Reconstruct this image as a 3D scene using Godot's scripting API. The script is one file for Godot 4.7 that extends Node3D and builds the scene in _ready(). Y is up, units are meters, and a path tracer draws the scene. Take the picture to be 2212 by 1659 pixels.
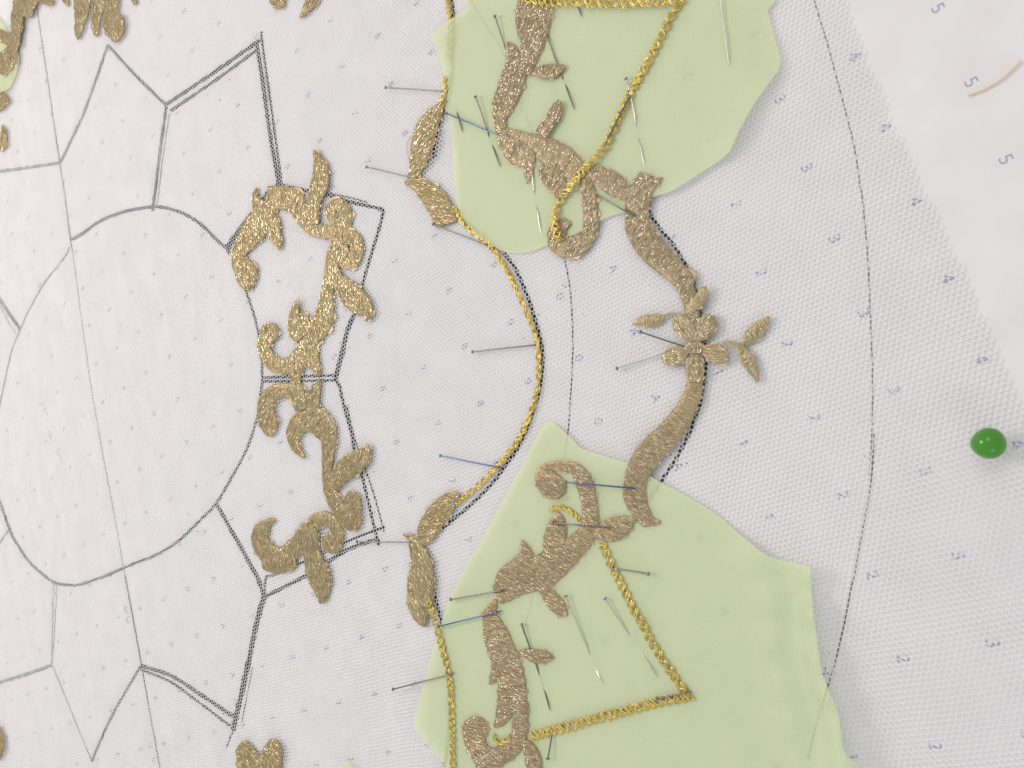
extends Node3D
# A corset front being trimmed: marked pattern paper, white net over it, gold appliques, braid, green silk, pins.
# Positions were read from the photograph at a width of 2212 pixels and are cast onto the surface each thing lies on.

const F := 1930.5
const EYE := Vector3(0.21786, 0.28445, 0.12938)
const RIGHT := Vector3(0.74988, -0.60377, 0.27044)
const DOWN := Vector3(-0.35158, -0.01742, 0.93599)
const BACK := Vector3(0.56042, 0.79697, 0.22534)
const INCH := 0.0254
# corners of the close-up views the outlines were read from (6.4 view pixels to one photograph pixel)
const CROP := {"A": Vector2(488, 311.7), "B": Vector2(488, 570.6), "C": Vector2(488, 813.2), "D": Vector2(488, 1057.2),
	"E": Vector2(833.6, 169.4), "F": Vector2(833.6, 311.7), "G": Vector2(833.6, 1043.7), "H": Vector2(0, 0), "I": Vector2(1043.7, 0),
	"J": Vector2(1043.7, 203.3), "K": Vector2(1165.6, 352.4), "L": Vector2(1355.4, 596.4), "M": Vector2(1152.1, 826.8),
	"N": Vector2(1111.4, 982.7), "O": Vector2(1003, 1219.9), "Q": Vector2(969.1, 1400.1)}
const ON_PAPER := 0
const ON_NET := 1
const ON_GREEN := 2

var rng := RandomNumberGenerator.new()
var waves := FastNoiseLite.new()
var ripple := FastNoiseLite.new()
var lifts: Array = []
var net_lifts: Array = []
var taken := {}
var M := {}

# ---------------------------------------------------------------- placing
func cast(px: float, py: float, y: float) -> Vector3:
	var d := RIGHT * ((px - 1106.0) / F) + DOWN * ((py - 829.5) / F) - BACK
	return EYE + d * ((y - EYE.y) / d.y)

func pixel(p: Vector3) -> Vector2:
	var r := p - EYE
	var z := -r.dot(BACK)
	return Vector2(1106.0 + F * r.dot(RIGHT) / z, 829.5 + F * r.dot(DOWN) / z)

func bumps(list: Array, x: float, z: float) -> float:
	var h := 0.0
	for l in list:
		var dx: float = x - l[0]
		var dz: float = z - l[1]
		var q: float = (dx * dx + dz * dz) / l[2]
		if q < 9.0:
			h += l[3] * exp(-q)
	return h

func net_height(x: float, z: float) -> float:
	var far := clampf((0.06 - x) / 0.35, 0.0, 1.0)
	return 0.0004 + (0.0003 + 0.0022 * far) * (0.5 + 0.5 * waves.get_noise_2d(x * 1.6, z * 0.55)) + bumps(net_lifts, x, z)

func surface(x: float, z: float, layer: int) -> float:
	if layer == ON_PAPER:
		return 0.0
	var y := net_height(x, z)
	if layer == ON_NET:
		return y + 0.00035
	return y + 0.0008 + bumps(lifts, x, z) + 0.0003 * ripple.get_noise_2d(x, z) + 0.0011 * (0.5 + 0.5 * waves.get_noise_2d(x * 1.3 + 4.0, z * 0.9))

func put(px: float, py: float, layer: int, up := 0.0) -> Vector3:
	var p := cast(px, py, 0.0)
	for k in 3:
		p = cast(px, py, surface(p.x, p.z, layer) + up)
	return p

func lift(list: Array, px: float, py: float, radius: float, height: float) -> void:
	var p := cast(px, py, height)
	list.append([p.x, p.z, radius * radius, height])

# ---------------------------------------------------------------- naming
func numbered(called: String) -> String:
	var n: int = taken.get(called, 0)
	taken[called] = n + 1
	return called if n == 0 else "%s_%03d" % [called, n]

func thing(called: String, label: String, category: String, at: Vector3, group := "") -> Node3D:
	var o := Node3D.new()
	o.name = numbered(called)
	add_child(o)
	o.position = at
	o.set_meta("label", label)
	o.set_meta("category", category)
	if group:
		o.set_meta("group", group)
	return o

# ---------------------------------------------------------------- mesh building
class Shape:
	var v := PackedVector3Array()
	var n := PackedVector3Array()
	var c := PackedColorArray()
	func tri(a: Vector3, b: Vector3, d: Vector3, na: Vector3, nb: Vector3, nd: Vector3, col: Color) -> void:
		if (b - a).cross(d - a).dot(na + nb + nd) > 0.0:
			v.append_array([a, d, b]); n.append_array([na, nd, nb])
		else:
			v.append_array([a, b, d]); n.append_array([na, nb, nd])
		c.append_array([col, col, col])
	func quad(a: Vector3, b: Vector3, d: Vector3, e: Vector3, na: Vector3, nb: Vector3, nd: Vector3, ne: Vector3, col: Color) -> void:
		tri(a, b, d, na, nb, nd, col)
		tri(a, d, e, na, nd, ne, col)
	func mesh(origin := Vector3.ZERO) -> ArrayMesh:
		var a := []
		a.resize(Mesh.ARRAY_MAX)
		if origin != Vector3.ZERO:
			for k in v.size():
				v[k] -= origin
		a[Mesh.ARRAY_VERTEX] = v
		a[Mesh.ARRAY_NORMAL] = n
		a[Mesh.ARRAY_COLOR] = c
		var m := ArrayMesh.new()
		m.add_surface_from_arrays(Mesh.PRIMITIVE_TRIANGLES, a)
		return m

func part(called: String, s: Shape, material: Material, parent: Node3D) -> MeshInstance3D:
	var o := MeshInstance3D.new()
	o.name = called
	var at := Vector3.ZERO
	var p: Node3D = parent
	while p != self:
		at += p.position
		p = p.get_parent()
	o.mesh = s.mesh(at)
	o.material_override = material
	parent.add_child(o, true)
	return o

func tube(s: Shape, pts: Array, radii: Array, sides: int, col: Color, capped := false) -> void:
	var rings: Array = []
	var norms: Array = []
	var up := Vector3.UP
	for k in pts.size():
		var t: Vector3 = (pts[mini(k + 1, pts.size() - 1)] - pts[maxi(k - 1, 0)]).normalized()
		var side := t.cross(up)
		if side.length() < 0.05:
			side = t.cross(Vector3.RIGHT)
		side = side.normalized()
		var top := side.cross(t).normalized()
		var ring: Array = []
		var nn: Array = []
		for a in sides:
			var w := TAU * a / sides
			var dir := side * cos(w) + top * sin(w)
			ring.append(pts[k] + dir * radii[k])
			nn.append(dir)
		rings.append(ring)
		norms.append(nn)
	for k in pts.size() - 1:
		for a in sides:
			var b := (a + 1) % sides
			s.quad(rings[k][a], rings[k][b], rings[k + 1][b], rings[k + 1][a], norms[k][a], norms[k][b], norms[k + 1][b], norms[k + 1][a], col)
	if capped:
		for e in [0, pts.size() - 1]:
			var nd: Vector3 = (pts[e] - pts[1 if e == 0 else e - 1]).normalized()
			for a in sides:
				s.tri(pts[e], rings[e][a], rings[e][(a + 1) % sides], nd, nd, nd, col)

func ball(s: Shape, at: Vector3, axis: Vector3, profile: Array, sides: int, col: Color) -> void:
	# profile: [distance along the axis, radius]
	var side := axis.cross(Vector3(0.3, 0.9, 0.2)).normalized()
	var top := side.cross(axis).normalized()
	for k in profile.size() - 1:
		for a in sides:
			var q: Array = []
			var nn: Array = []
			for e in [[k, a], [k, a + 1], [k + 1, a + 1], [k + 1, a]]:
				var w: float = TAU * e[1] / sides
				var dir := side * cos(w) + top * sin(w)
				var lo: Array = profile[maxi(e[0] - 1, 0)]
				var hi: Array = profile[mini(e[0] + 1, profile.size() - 1)]
				var slope := Vector2(hi[0] - lo[0], hi[1] - lo[1]).normalized()
				q.append(at + axis * profile[e[0]][0] + dir * profile[e[0]][1])
				nn.append((dir * slope.x - axis * slope.y).normalized())
			s.quad(q[0], q[1], q[2], q[3], nn[0], nn[1], nn[2], nn[3], col)

func sphere_profile(r: float, steps := 8) -> Array:
	var out: Array = []
	for k in steps + 1:
		var w := PI * k / steps
		out.append([-r * cos(w), maxf(r * sin(w), 0.00001)])
	return out

# smooth curve through [x, y, w] points, sampled every step pixels
func smooth(pts: Array, step: float) -> Array:
	var out: Array = []
	for k in pts.size() - 1:
		var p0: Vector3 = pts[maxi(k - 1, 0)]
		var p1: Vector3 = pts[k]
		var p2: Vector3 = pts[k + 1]
		var p3: Vector3 = pts[mini(k + 2, pts.size() - 1)]
		var n := maxi(1, int(ceil(Vector2(p2.x - p1.x, p2.y - p1.y).length() / step)))
		for i in n:
			var t := float(i) / n
			var q := p1.cubic_interpolate(p2, p0, p3, t)
			q.z = lerpf(p1.z, p2.z, t * t * (3.0 - 2.0 * t))
			out.append(q)
	out.append(pts[-1])
	return out

func read(data: Array, scale_w := 1.0) -> Array:
	var out: Array = []
	var o := Vector2.ZERO
	var f := 1.0
	var k := 0
	while k < data.size():
		if data[k] is String:
			if data[k] == "P":
				o = Vector2.ZERO
				f = 1.0
			else:
				o = CROP[data[k]]
				f = 1.0 / 6.4
			k += 1
		else:
			out.append(Vector3(o.x + data[k] * f, o.y + data[k + 1] * f, data[k + 2] * f * scale_w))
			k += 3
	return out

func flat(pts: Array) -> Array:
	var out: Array = []
	for q in pts:
		out.append(Vector3(q[0], q[1], q[2] if q.size() > 2 else 0.0))
	return out

# ---------------------------------------------------------------- embroidery
# One embroidered lobe: a padded ribbon of the outline's width, stitches laid over it in one direction, a cord round the edge.
func lobe(called: String, parent: Node3D, data: Array, look: Dictionary, raise := 0.0, turn := 999.0) -> void:
	var layer: int = look.layer
	var c := smooth(read(data), 3.5)
	var n := c.size()
	var L: Array = []
	var R: Array = []
	var side: Array = []
	var mm := PackedFloat32Array()
	for k in n:
		var t := Vector2(c[mini(k + 1, n - 1)].x - c[maxi(k - 1, 0)].x, c[mini(k + 1, n - 1)].y - c[maxi(k - 1, 0)].y).normalized()
		var s := Vector2(-t.y, t.x)
		side.append(s)
		var w: float = c[k].z * (1.0 + 0.05 * ripple.get_noise_2d(c[k].x * 0.004, c[k].y * 0.004 + 3.0)) + rng.randf_range(-0.8, 0.8) * clampf(c[k].z / 8.0, 0.1, 1.0)
		c[k].z = w
		L.append(put(c[k].x - s.x * w, c[k].y - s.y * w, layer, raise))
		R.append(put(c[k].x + s.x * w, c[k].y + s.y * w, layer, raise))
		mm.append((L[k] - R[k]).length() * 500.0)
	var g := Shape.new()
	var cols := [-1.0, -0.88, -0.55, 0.0, 0.55, 0.88, 1.0]
	var puff := [0.0, 0.72, 0.94, 1.0, 0.94, 0.72, 0.0]
	var dark: Color = look.base
	var grid: Array = []
	for k in n:
		var row: Array = []
		var h := 0.00034 * minf(1.0, mm[k] / 2.2)
		for j in 7:
			var p: Vector3 = L[k].lerp(R[k], (cols[j] + 1.0) * 0.5)
			p.y += 0.0002 + h * puff[j]
			if j == 0 or j == 6:
				p.y -= 0.0003
			row.append(p)
		grid.append(row)
	for k in n - 1:
		for j in 6:
			var a: Vector3 = grid[k][j]
			var b: Vector3 = grid[k][j + 1]
			var d: Vector3 = grid[k + 1][j + 1]
			var e: Vector3 = grid[k + 1][j]
			var nn := (b - a).cross(e - a)
			if nn.length() < 1e-14:
				nn = (d - b).cross(e - b)
			nn = nn.normalized()
			if nn.y < 0.0:
				nn = -nn
			g.quad(a, b, d, e, nn, nn, nn, nn, dark)
	# the gauze it was worked on, cut a little outside the stitching
	var last: Array = []
	for k in n:
		var more: float = maxf(-1.0, 9.0 * ripple.get_noise_2d(c[k].x * 0.0016 + 9.0, c[k].y * 0.0016) - 0.6)
		var s3: Vector2 = side[k] * (c[k].z + more)
		var row := [put(c[k].x - s3.x, c[k].y - s3.y, layer, 0.00008 + raise), put(c[k].x + s3.x, c[k].y + s3.y, layer, 0.00008 + raise)]
		if last:
			g.quad(last[0], last[1], row[1], row[0], Vector3.UP, Vector3.UP, Vector3.UP, Vector3.UP, look.gauze)
		last = row
	# stitches
	var glints := Shape.new()
	var area := 0.0
	for k in n - 1:
		area += c[k].z * 2.0 * Vector2(c[k + 1].x - c[k].x, c[k + 1].y - c[k].y).length()
	var wide: float = look.wide
	var count := int(area / (wide * 13.0) * 2.0)
	var calm: float = look.get("calm", 0.0)
	var cum := PackedFloat32Array()
	var sum := 0.0
	for k in n:
		sum += c[k].z
		cum.append(sum)
	var way: float = look.way if turn > 900.0 else deg_to_rad(turn)
	for q in count:
		var pick := rng.randf() * sum
		var k := cum.bsearch(pick)
		k = clampi(k, 0, n - 1)
		var w: float = maxf(c[k].z, 0.5)
		var u := rng.randf_range(-0.94, 0.94)
		var ang := way + rng.randf_range(-0.07, 0.07) + 0.22 * ripple.get_noise_2d(c[k].x * 0.0012, c[k].y * 0.0012)
		var dir := Vector2(cos(ang), sin(ang))
		var s2: Vector2 = side[k]
		var cross_part := dir.dot(s2)
		var half: float = rng.randf_range(5.0, 11.0) * float(look.len)
		var tone := rng.randf()
		var col: Color
		var shiny := tone > 0.73 + calm
		if tone < 0.30:
			col = look.low.lerp(look.mid, rng.randf())
		elif not shiny:
			col = look.mid.lerp(look.high, rng.randf() * 0.3)
		else:
			col = look.high
			half *= 0.55
		if absf(cross_part) > 0.05:
			var room := minf((0.985 - u) * w, (0.985 + u) * w) / absf(cross_part)
			half = minf(half, maxf(room, 1.6))
		var along: float = Vector2(s2.y, -s2.x).dot(dir) * half / 3.5
		var ka := clampf(k - along, 0.0, n - 1.0)
		var kb := clampf(k + along, 0.0, n - 1.0)
		var ua := clampf(u - cross_part * half / w, -0.97, 0.97)
		var ub := clampf(u + cross_part * half / w, -0.97, 0.97)
		var pa := on_lobe(grid, ka, ua)
		var pb := on_lobe(grid, kb, ub)
		var pm := on_lobe(grid, (ka + kb) * 0.5, (ua + ub) * 0.5)
		if (pb - pa).length() < 0.0003:
			continue
		var raise_by := rng.randf_range(0.00004, 0.00014) + (0.00005 if shiny else 0.0)
		var hw: float = (wide * 0.5) * mm[k] * 0.001 / w * rng.randf_range(0.75, 1.15)
		stitch(glints if shiny else g, pa + Vector3.UP * (raise_by * 0.3), pm + Vector3.UP * (raise_by + 0.00008), pb + Vector3.UP * (raise_by * 0.3), hw, col)
	# edge cord
	var edge: float = look.get("edge", 0.95)
	for which in [L, R]:
		var line: Array = []
		var rad: Array = []
		for k in n:
			if k % 2 == 0 or k == n - 1:
				var m: Vector3 = which[k].lerp(R[k] if which == L else L[k], 0.03)
				var wob := 0.00025 * ripple.get_noise_2d(m.x * 9.0, m.z * 9.0 + which.size())
				line.append(m + Vector3(wob, 0.0003, wob))
				rad.append(edge * 0.5 * mm[k] * 0.001 / maxf(c[k].z, 0.5) * (0.45 + 0.9 * rng.randf()) if mm[k] > 0.25 else 0.00007)
		tube(g, line, rad, 5, look.high.lerp(look.mid, 0.75))
	var made := part(called, g, M.gold_thread, parent)
	if glints.v.size():
		part("metal_thread", glints, M.glint, made)

func on_lobe(grid: Array, k: float, u: float) -> Vector3:
	var k0 := int(k)
	var k1 := mini(k0 + 1, grid.size() - 1)
	var a := (absf(u))
	var j := 3.0 + signf(u) * (a / 0.55 if a < 0.55 else (1.0 + (a - 0.55) / 0.33 if a < 0.88 else 2.0 + (a - 0.88) / 0.12))
	var j0 := clampi(int(j), 0, 5)
	var f := j - j0
	var p: Vector3 = grid[k0][j0].lerp(grid[k0][j0 + 1], f)
	var q: Vector3 = grid[k1][j0].lerp(grid[k1][j0 + 1], f)
	return p.lerp(q, k - k0)

func stitch(g: Shape, a: Vector3, m: Vector3, b: Vector3, hw: float, col: Color) -> void:
	var t := (b - a).normalized()
	var s := t.cross(Vector3.UP).normalized()
	var up := s.cross(t)
	if up.y < 0.0:
		up = -up
	# a little roll so that each thread catches the lamps differently
	var roll := rng.randf_range(-0.8, 0.8)
	var upr := (up + s * roll).normalized()
	var nl := (-s * 0.9 + upr * 0.5).normalized()
	var nr := (s * 0.9 + upr * 0.5).normalized()
	var na := (upr - t * 0.35).normalized()
	var nb := (upr + t * 0.35).normalized()
	var ml := m - s * hw - Vector3.UP * 0.0001
	var mr := m + s * hw - Vector3.UP * 0.0001
	var mt := m + Vector3.UP * hw * 0.6
	var sa := s * hw * 0.45
	var al := a - sa
	var ar := a + sa
	var at := a + Vector3.UP * hw * 0.4
	var bl := b - sa
	var br := b + sa
	var bt := b + Vector3.UP * hw * 0.4
	g.quad(al, at, mt, ml, nl, na, upr, nl, col)
	g.quad(ar, at, mt, mr, nr, na, upr, nr, col)
	g.quad(ml, mt, bt, bl, nl, upr, nb, nl, col)
	g.quad(mr, mt, bt, br, nr, upr, nb, nr, col)

func applique(label: String, look: Dictionary, lobes: Array, called := "gold_applique") -> Node3D:
	var first := read(lobes[0][1])
	var q: Vector3 = first[first.size() / 2]
	var o := thing(called, label, "applique", put(q.x, q.y, look.layer), "gold embroidered appliques")
	for l in lobes:
		lobe(l[0], o, l[1], look, l[2] if l.size() > 2 else 0.0, l[3] if l.size() > 3 else 999.0)
	return o

# ---------------------------------------------------------------- braid
func braid(label: String, pts: Array, layer: int, wide := 1.25, raise := 0.0, link := 0.0066) -> Node3D:
	var c := smooth(flat(pts), 2.0)
	var mid: Array = []
	for q in c:
		mid.append(put(q.x, q.y, q.z if false else layer, 0.00045 + raise + q.z * 0.001))
	var o := thing("gold_braid", label, "braid", mid[mid.size() / 2], "gold braid trimmings")
	# resample by length
	var line: Array = []
	var carry := 0.0
	var step := 0.00032
	for k in mid.size() - 1:
		var a: Vector3 = mid[k]
		var b: Vector3 = mid[k + 1]
		var len := (b - a).length()
		while carry < len:
			line.append(a.lerp(b, carry / len))
			carry += step
		carry -= len
	var phase := rng.randf() * 6.0
	for strand in 6:
		var pair := strand % 2
		var off := (strand / 2 - 1.0) * 0.00036
		var pp: Array = []
		var rr: Array = []
		for k in line.size():
			var t: Vector3 = (line[mini(k + 1, line.size() - 1)] - line[maxi(k - 1, 0)]).normalized()
			var s := t.cross(Vector3.UP).normalized()
			var w := TAU * k * step / link + phase + 1.3 * ripple.get_noise_2d(line[k].x * 2.0, line[k].z * 2.0) + PI * pair + (0.5 * sin(k * 0.021 + strand) if strand > 1 else 0.0)
			var squeeze := 1.0 + 0.22 * ripple.get_noise_2d(line[k].x * 3.0 + 5.0, line[k].z * 3.0)
			pp.append(line[k] + s * (sin(w) * wide * 0.001 * squeeze + off + 0.00009 * rng.randf_range(-1, 1)) + Vector3.UP * (0.00028 * cos(w) * (1 if strand < 2 else 1) + 0.0001 * sin(w * 2.3)))
			rr.append(0.00022 * rng.randf_range(0.75, 1.25))
		var g := Shape.new()
		tube(g, pp, rr, 6, [Color(0.68, 0.54, 0.15), Color(0.54, 0.41, 0.10), Color(0.80, 0.66, 0.24)][strand / 2], true)
		part("strand", g, M.braid, o)
	# fine binding threads that cross between the strands
	var g2 := Shape.new()
	var k2 := 0
	while k2 < line.size() - 8:
		var t2: Vector3 = (line[k2 + 5] - line[k2]).normalized()
		var s2 := t2.cross(Vector3.UP).normalized()
		var w2 := wide * 0.00085
		var flip := 1.0 if rng.randf() < 0.5 else -1.0
		for rep in 2:
			var a2: Vector3 = line[k2 + rep] - s2 * w2 * flip
			var b2: Vector3 = line[mini(k2 + 6 + rep, line.size() - 1)] + s2 * w2 * flip
			tube(g2, [a2, (a2 + b2) * 0.5 + Vector3.UP * 0.0003, b2], [0.00013, 0.00016, 0.00013], 5, Color(0.9, 0.68, 0.18))
		k2 += 6 + rng.randi() % 8
	part("binding_thread", g2, M.braid, o)
	return o

# ---------------------------------------------------------------- pins
# pts: [x, y, height in mm over the surface]; the head is at the first point unless it is hidden
func pin(label: String, pts: Array, layer: int, head := true, finish := "steel") -> void:
	var line: Array = []
	var rad: Array = []
	for k in pts.size():
		line.append(put(pts[k][0], pts[k][1], layer, pts[k][2] * 0.001))
	var fine: Array = []
	for k in line.size() - 1:
		for i in 4:
			fine.append(line[k].lerp(line[k + 1], i / 4.0))
	fine.append(line[-1])
	# the pin is stiff: ease the kinks
	for rep in 1:
		for k in range(1, fine.size() - 1):
			fine[k] = fine[k] * 0.5 + (fine[k - 1] + fine[k + 1]) * 0.25
	for k in fine.size():
		rad.append(0.00029 if k < fine.size() - 2 else (0.00022 if k == fine.size() - 2 else 0.00003))
	var o := thing("dressmaking_pin", label, "pin", line[0], "dressmaking pins")
	var g := Shape.new()
	tube(g, fine, rad, 8, Color.WHITE, true)
	part("shaft", g, M[finish], o)
	if head:
		var h := Shape.new()
		var axis: Vector3 = (fine[1] - fine[0]).normalized()
		ball(h, fine[0], -axis, [[-0.0004, 0.0003], [-0.0003, 0.00062], [-0.0001, 0.00078], [0.0002, 0.00074], [0.00042, 0.0005], [0.0005, 0.00002]], 14, Color.WHITE)
		part("head", h, M.pin_head, o)

# ---------------------------------------------------------------- lines drawn on the paper
func pen_line(parent: Node3D, pts: Array, wide: float, dark: float, y := 0.00012) -> void:
	var c := smooth(flat(pts), 4.0)
	var g := Shape.new()
	var last: Array = []
	for k in c.size():
		var t := Vector2(c[mini(k + 1, c.size() - 1)].x - c[maxi(k - 1, 0)].x, c[mini(k + 1, c.size() - 1)].y - c[maxi(k - 1, 0)].y).normalized()
		var s := Vector2(-t.y, t.x)
		var w := wide * 0.5 * (0.9 + 0.3 * ripple.get_noise_2d(c[k].x * 0.006, c[k].y * 0.006) + rng.randf_range(-0.14, 0.14))
		var o := s * ripple.get_noise_2d(c[k].x * 0.002 + 7.0, c[k].y * 0.002) * 0.9
		var row := [cast(c[k].x + o.x - s.x * w, c[k].y + o.y - s.y * w, y), cast(c[k].x + o.x + s.x * w, c[k].y + o.y + s.y * w, y)]
		if last:
			var v := dark * (1.0 + 0.35 * ripple.get_noise_2d(c[k].x * 0.01 + 2.0, c[k].y * 0.01)) + rng.randf_range(-0.012, 0.02)
			var col := Color(v, v, v * 1.02)
			g.quad(last[0], last[1], row[1], row[0], Vector3.UP, Vector3.UP, Vector3.UP, Vector3.UP, col)
		last = row
	part("pen_line", g, M.ink, parent)

# ---------------------------------------------------------------- cloth cut from an outline
func green_cloth(label: String, outline: Array, called := "green_silk_piece") -> Node3D:
	var ring := PackedVector2Array()
	for q in outline:
		ring.append(Vector2(q[0], q[1]))
	var soft := PackedVector2Array()
	for k in ring.size():
		var a := ring[k]
		var b := ring[(k + 1) % ring.size()]
		var n := maxi(1, int((b - a).length() / 7.0))
		for i in n:
			var t := float(i) / n
			var q := a.cubic_interpolate(b, ring[(k - 1 + ring.size()) % ring.size()], ring[(k + 2) % ring.size()], t)
			soft.append(a.lerp(b, t).lerp(q, 0.6))
	var pts := PackedVector2Array(soft)
	var lo := soft[0]
	var hi := soft[0]
	for q in soft:
		lo = lo.min(q)
		hi = hi.max(q)
	var y := lo.y
	while y < hi.y:
		var x := lo.x
		while x < hi.x:
			var q := Vector2(x + rng.randf_range(-2, 2), y + rng.randf_range(-2, 2))
			if Geometry2D.is_point_in_polygon(q, soft):
				pts.append(q)
			x += 12.0
		y += 12.0
	var idx := Geometry2D.triangulate_delaunay(pts)
	var pos: Array = []
	var nor: Array = []
	for q in pts:
		var p := put(q.x, q.y, ON_GREEN)
		p.y -= 0.0002
		pos.append(p)
		var e := 0.0012
		nor.append(Vector3(surface(p.x - e, p.z, ON_GREEN) - surface(p.x + e, p.z, ON_GREEN), 2.0 * e, surface(p.x, p.z - e, ON_GREEN) - surface(p.x, p.z + e, ON_GREEN)).normalized())
	var g := Shape.new()
	for k in range(0, idx.size(), 3):
		var m := (pts[idx[k]] + pts[idx[k + 1]] + pts[idx[k + 2]]) / 3.0
		if Geometry2D.is_point_in_polygon(m, soft):
			g.tri(pos[idx[k]], pos[idx[k + 1]], pos[idx[k + 2]], nor[idx[k]], nor[idx[k + 1]], nor[idx[k + 2]], Color.WHITE)
	var o := thing(called, label, "fabric", pos[0], "pale green silk pieces")
	part("cloth", g, M.green, o)
	return o

# ---------------------------------------------------------------- materials
func metal(color: Color, metallic: float, rough: float, vertex := true) -> StandardMaterial3D:
	var m := StandardMaterial3D.new()
	m.albedo_color = color
	m.metallic = metallic
	m.roughness = rough
	m.vertex_color_use_as_albedo = vertex
	m.cull_mode = BaseMaterial3D.CULL_DISABLED
	return m

func noise_tex(freq: float, lo: Color, hi: Color, seed_at: int, as_normal := false, bump := 2.0) -> NoiseTexture2D:
	var n := FastNoiseLite.new()
	n.seed = seed_at
	n.frequency = freq
	n.fractal_octaves = 4
	var t := NoiseTexture2D.new()
	t.width = 512
	t.height = 512
	t.seamless = true
	t.noise = n
	if as_normal:
		t.as_normal_map = true
		t.bump_strength = bump
	else:
		var r := Gradient.new()
		r.set_color(0, lo)
		r.set_color(1, hi)
		t.color_ramp = r
	return t

func make_materials() -> void:
	M.gold_thread = metal(Color.WHITE, 0.4, 0.42)
	M.glint = metal(Color.WHITE, 0.9, 0.21)
	M.braid = metal(Color.WHITE, 0.85, 0.3)
	M.steel = metal(Color(0.50, 0.49, 0.47), 1.0, 0.22, false)
	M.bright = metal(Color(0.86, 0.86, 0.84), 1.0, 0.14, false)
	M.pin_head = metal(Color(0.60, 0.59, 0.58), 1.0, 0.2, false)
	M.blued = metal(Color(0.37, 0.43, 0.60), 1.0, 0.18, false)
	M.ink = metal(Color.WHITE, 0.0, 0.8)
	var paper := StandardMaterial3D.new()
	paper.albedo_color = Color.WHITE
	paper.albedo_texture = noise_tex(0.012, Color(0.888, 0.878, 0.875), Color(0.918, 0.912, 0.906), 4)
	paper.uv1_triplanar = true
	paper.uv1_scale = Vector3(7, 7, 7)
	paper.roughness = 0.85
	M.paper = paper
	M.net = metal(Color(0.955, 0.96, 0.965), 0.0, 0.6, false)
	M.net.backlight_enabled = true
	M.net.backlight = Color(0.8, 0.8, 0.8)
	var green := StandardMaterial3D.new()
	green.albedo_color = Color(0.885, 0.938, 0.73, 0.62)
	green.albedo_texture = noise_tex(0.05, Color(0.955, 0.965, 0.94), Color(1.0, 0.995, 1.0), 8)
	green.uv1_triplanar = true
	green.uv1_scale = Vector3(40, 40, 40)
	green.transparency = BaseMaterial3D.TRANSPARENCY_ALPHA
	green.roughness = 0.55
	green.cull_mode = BaseMaterial3D.CULL_DISABLED
	M.green = green
	M.bead = metal(Color(0.27, 0.56, 0.13), 0.0, 0.14, false)
	M.thread = metal(Color(0.87, 0.75, 0.55), 0.0, 0.7, false)

# ---------------------------------------------------------------- scene
func area_lamp(called: String, at: Vector3, aim: Vector3, size: Vector2, energy: float, color: Color) -> void:
	var l := AreaLight3D.new()
	l.name = called
	l.area_size = size
	l.area_normalize_energy = true
	l.light_energy = energy
	l.light_color = color
	l.shadow_enabled = true
	l.area_range = 6.0
	add_child(l)
	l.look_at_from_position(at, aim, Vector3(0.1, 0, 1))

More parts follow.
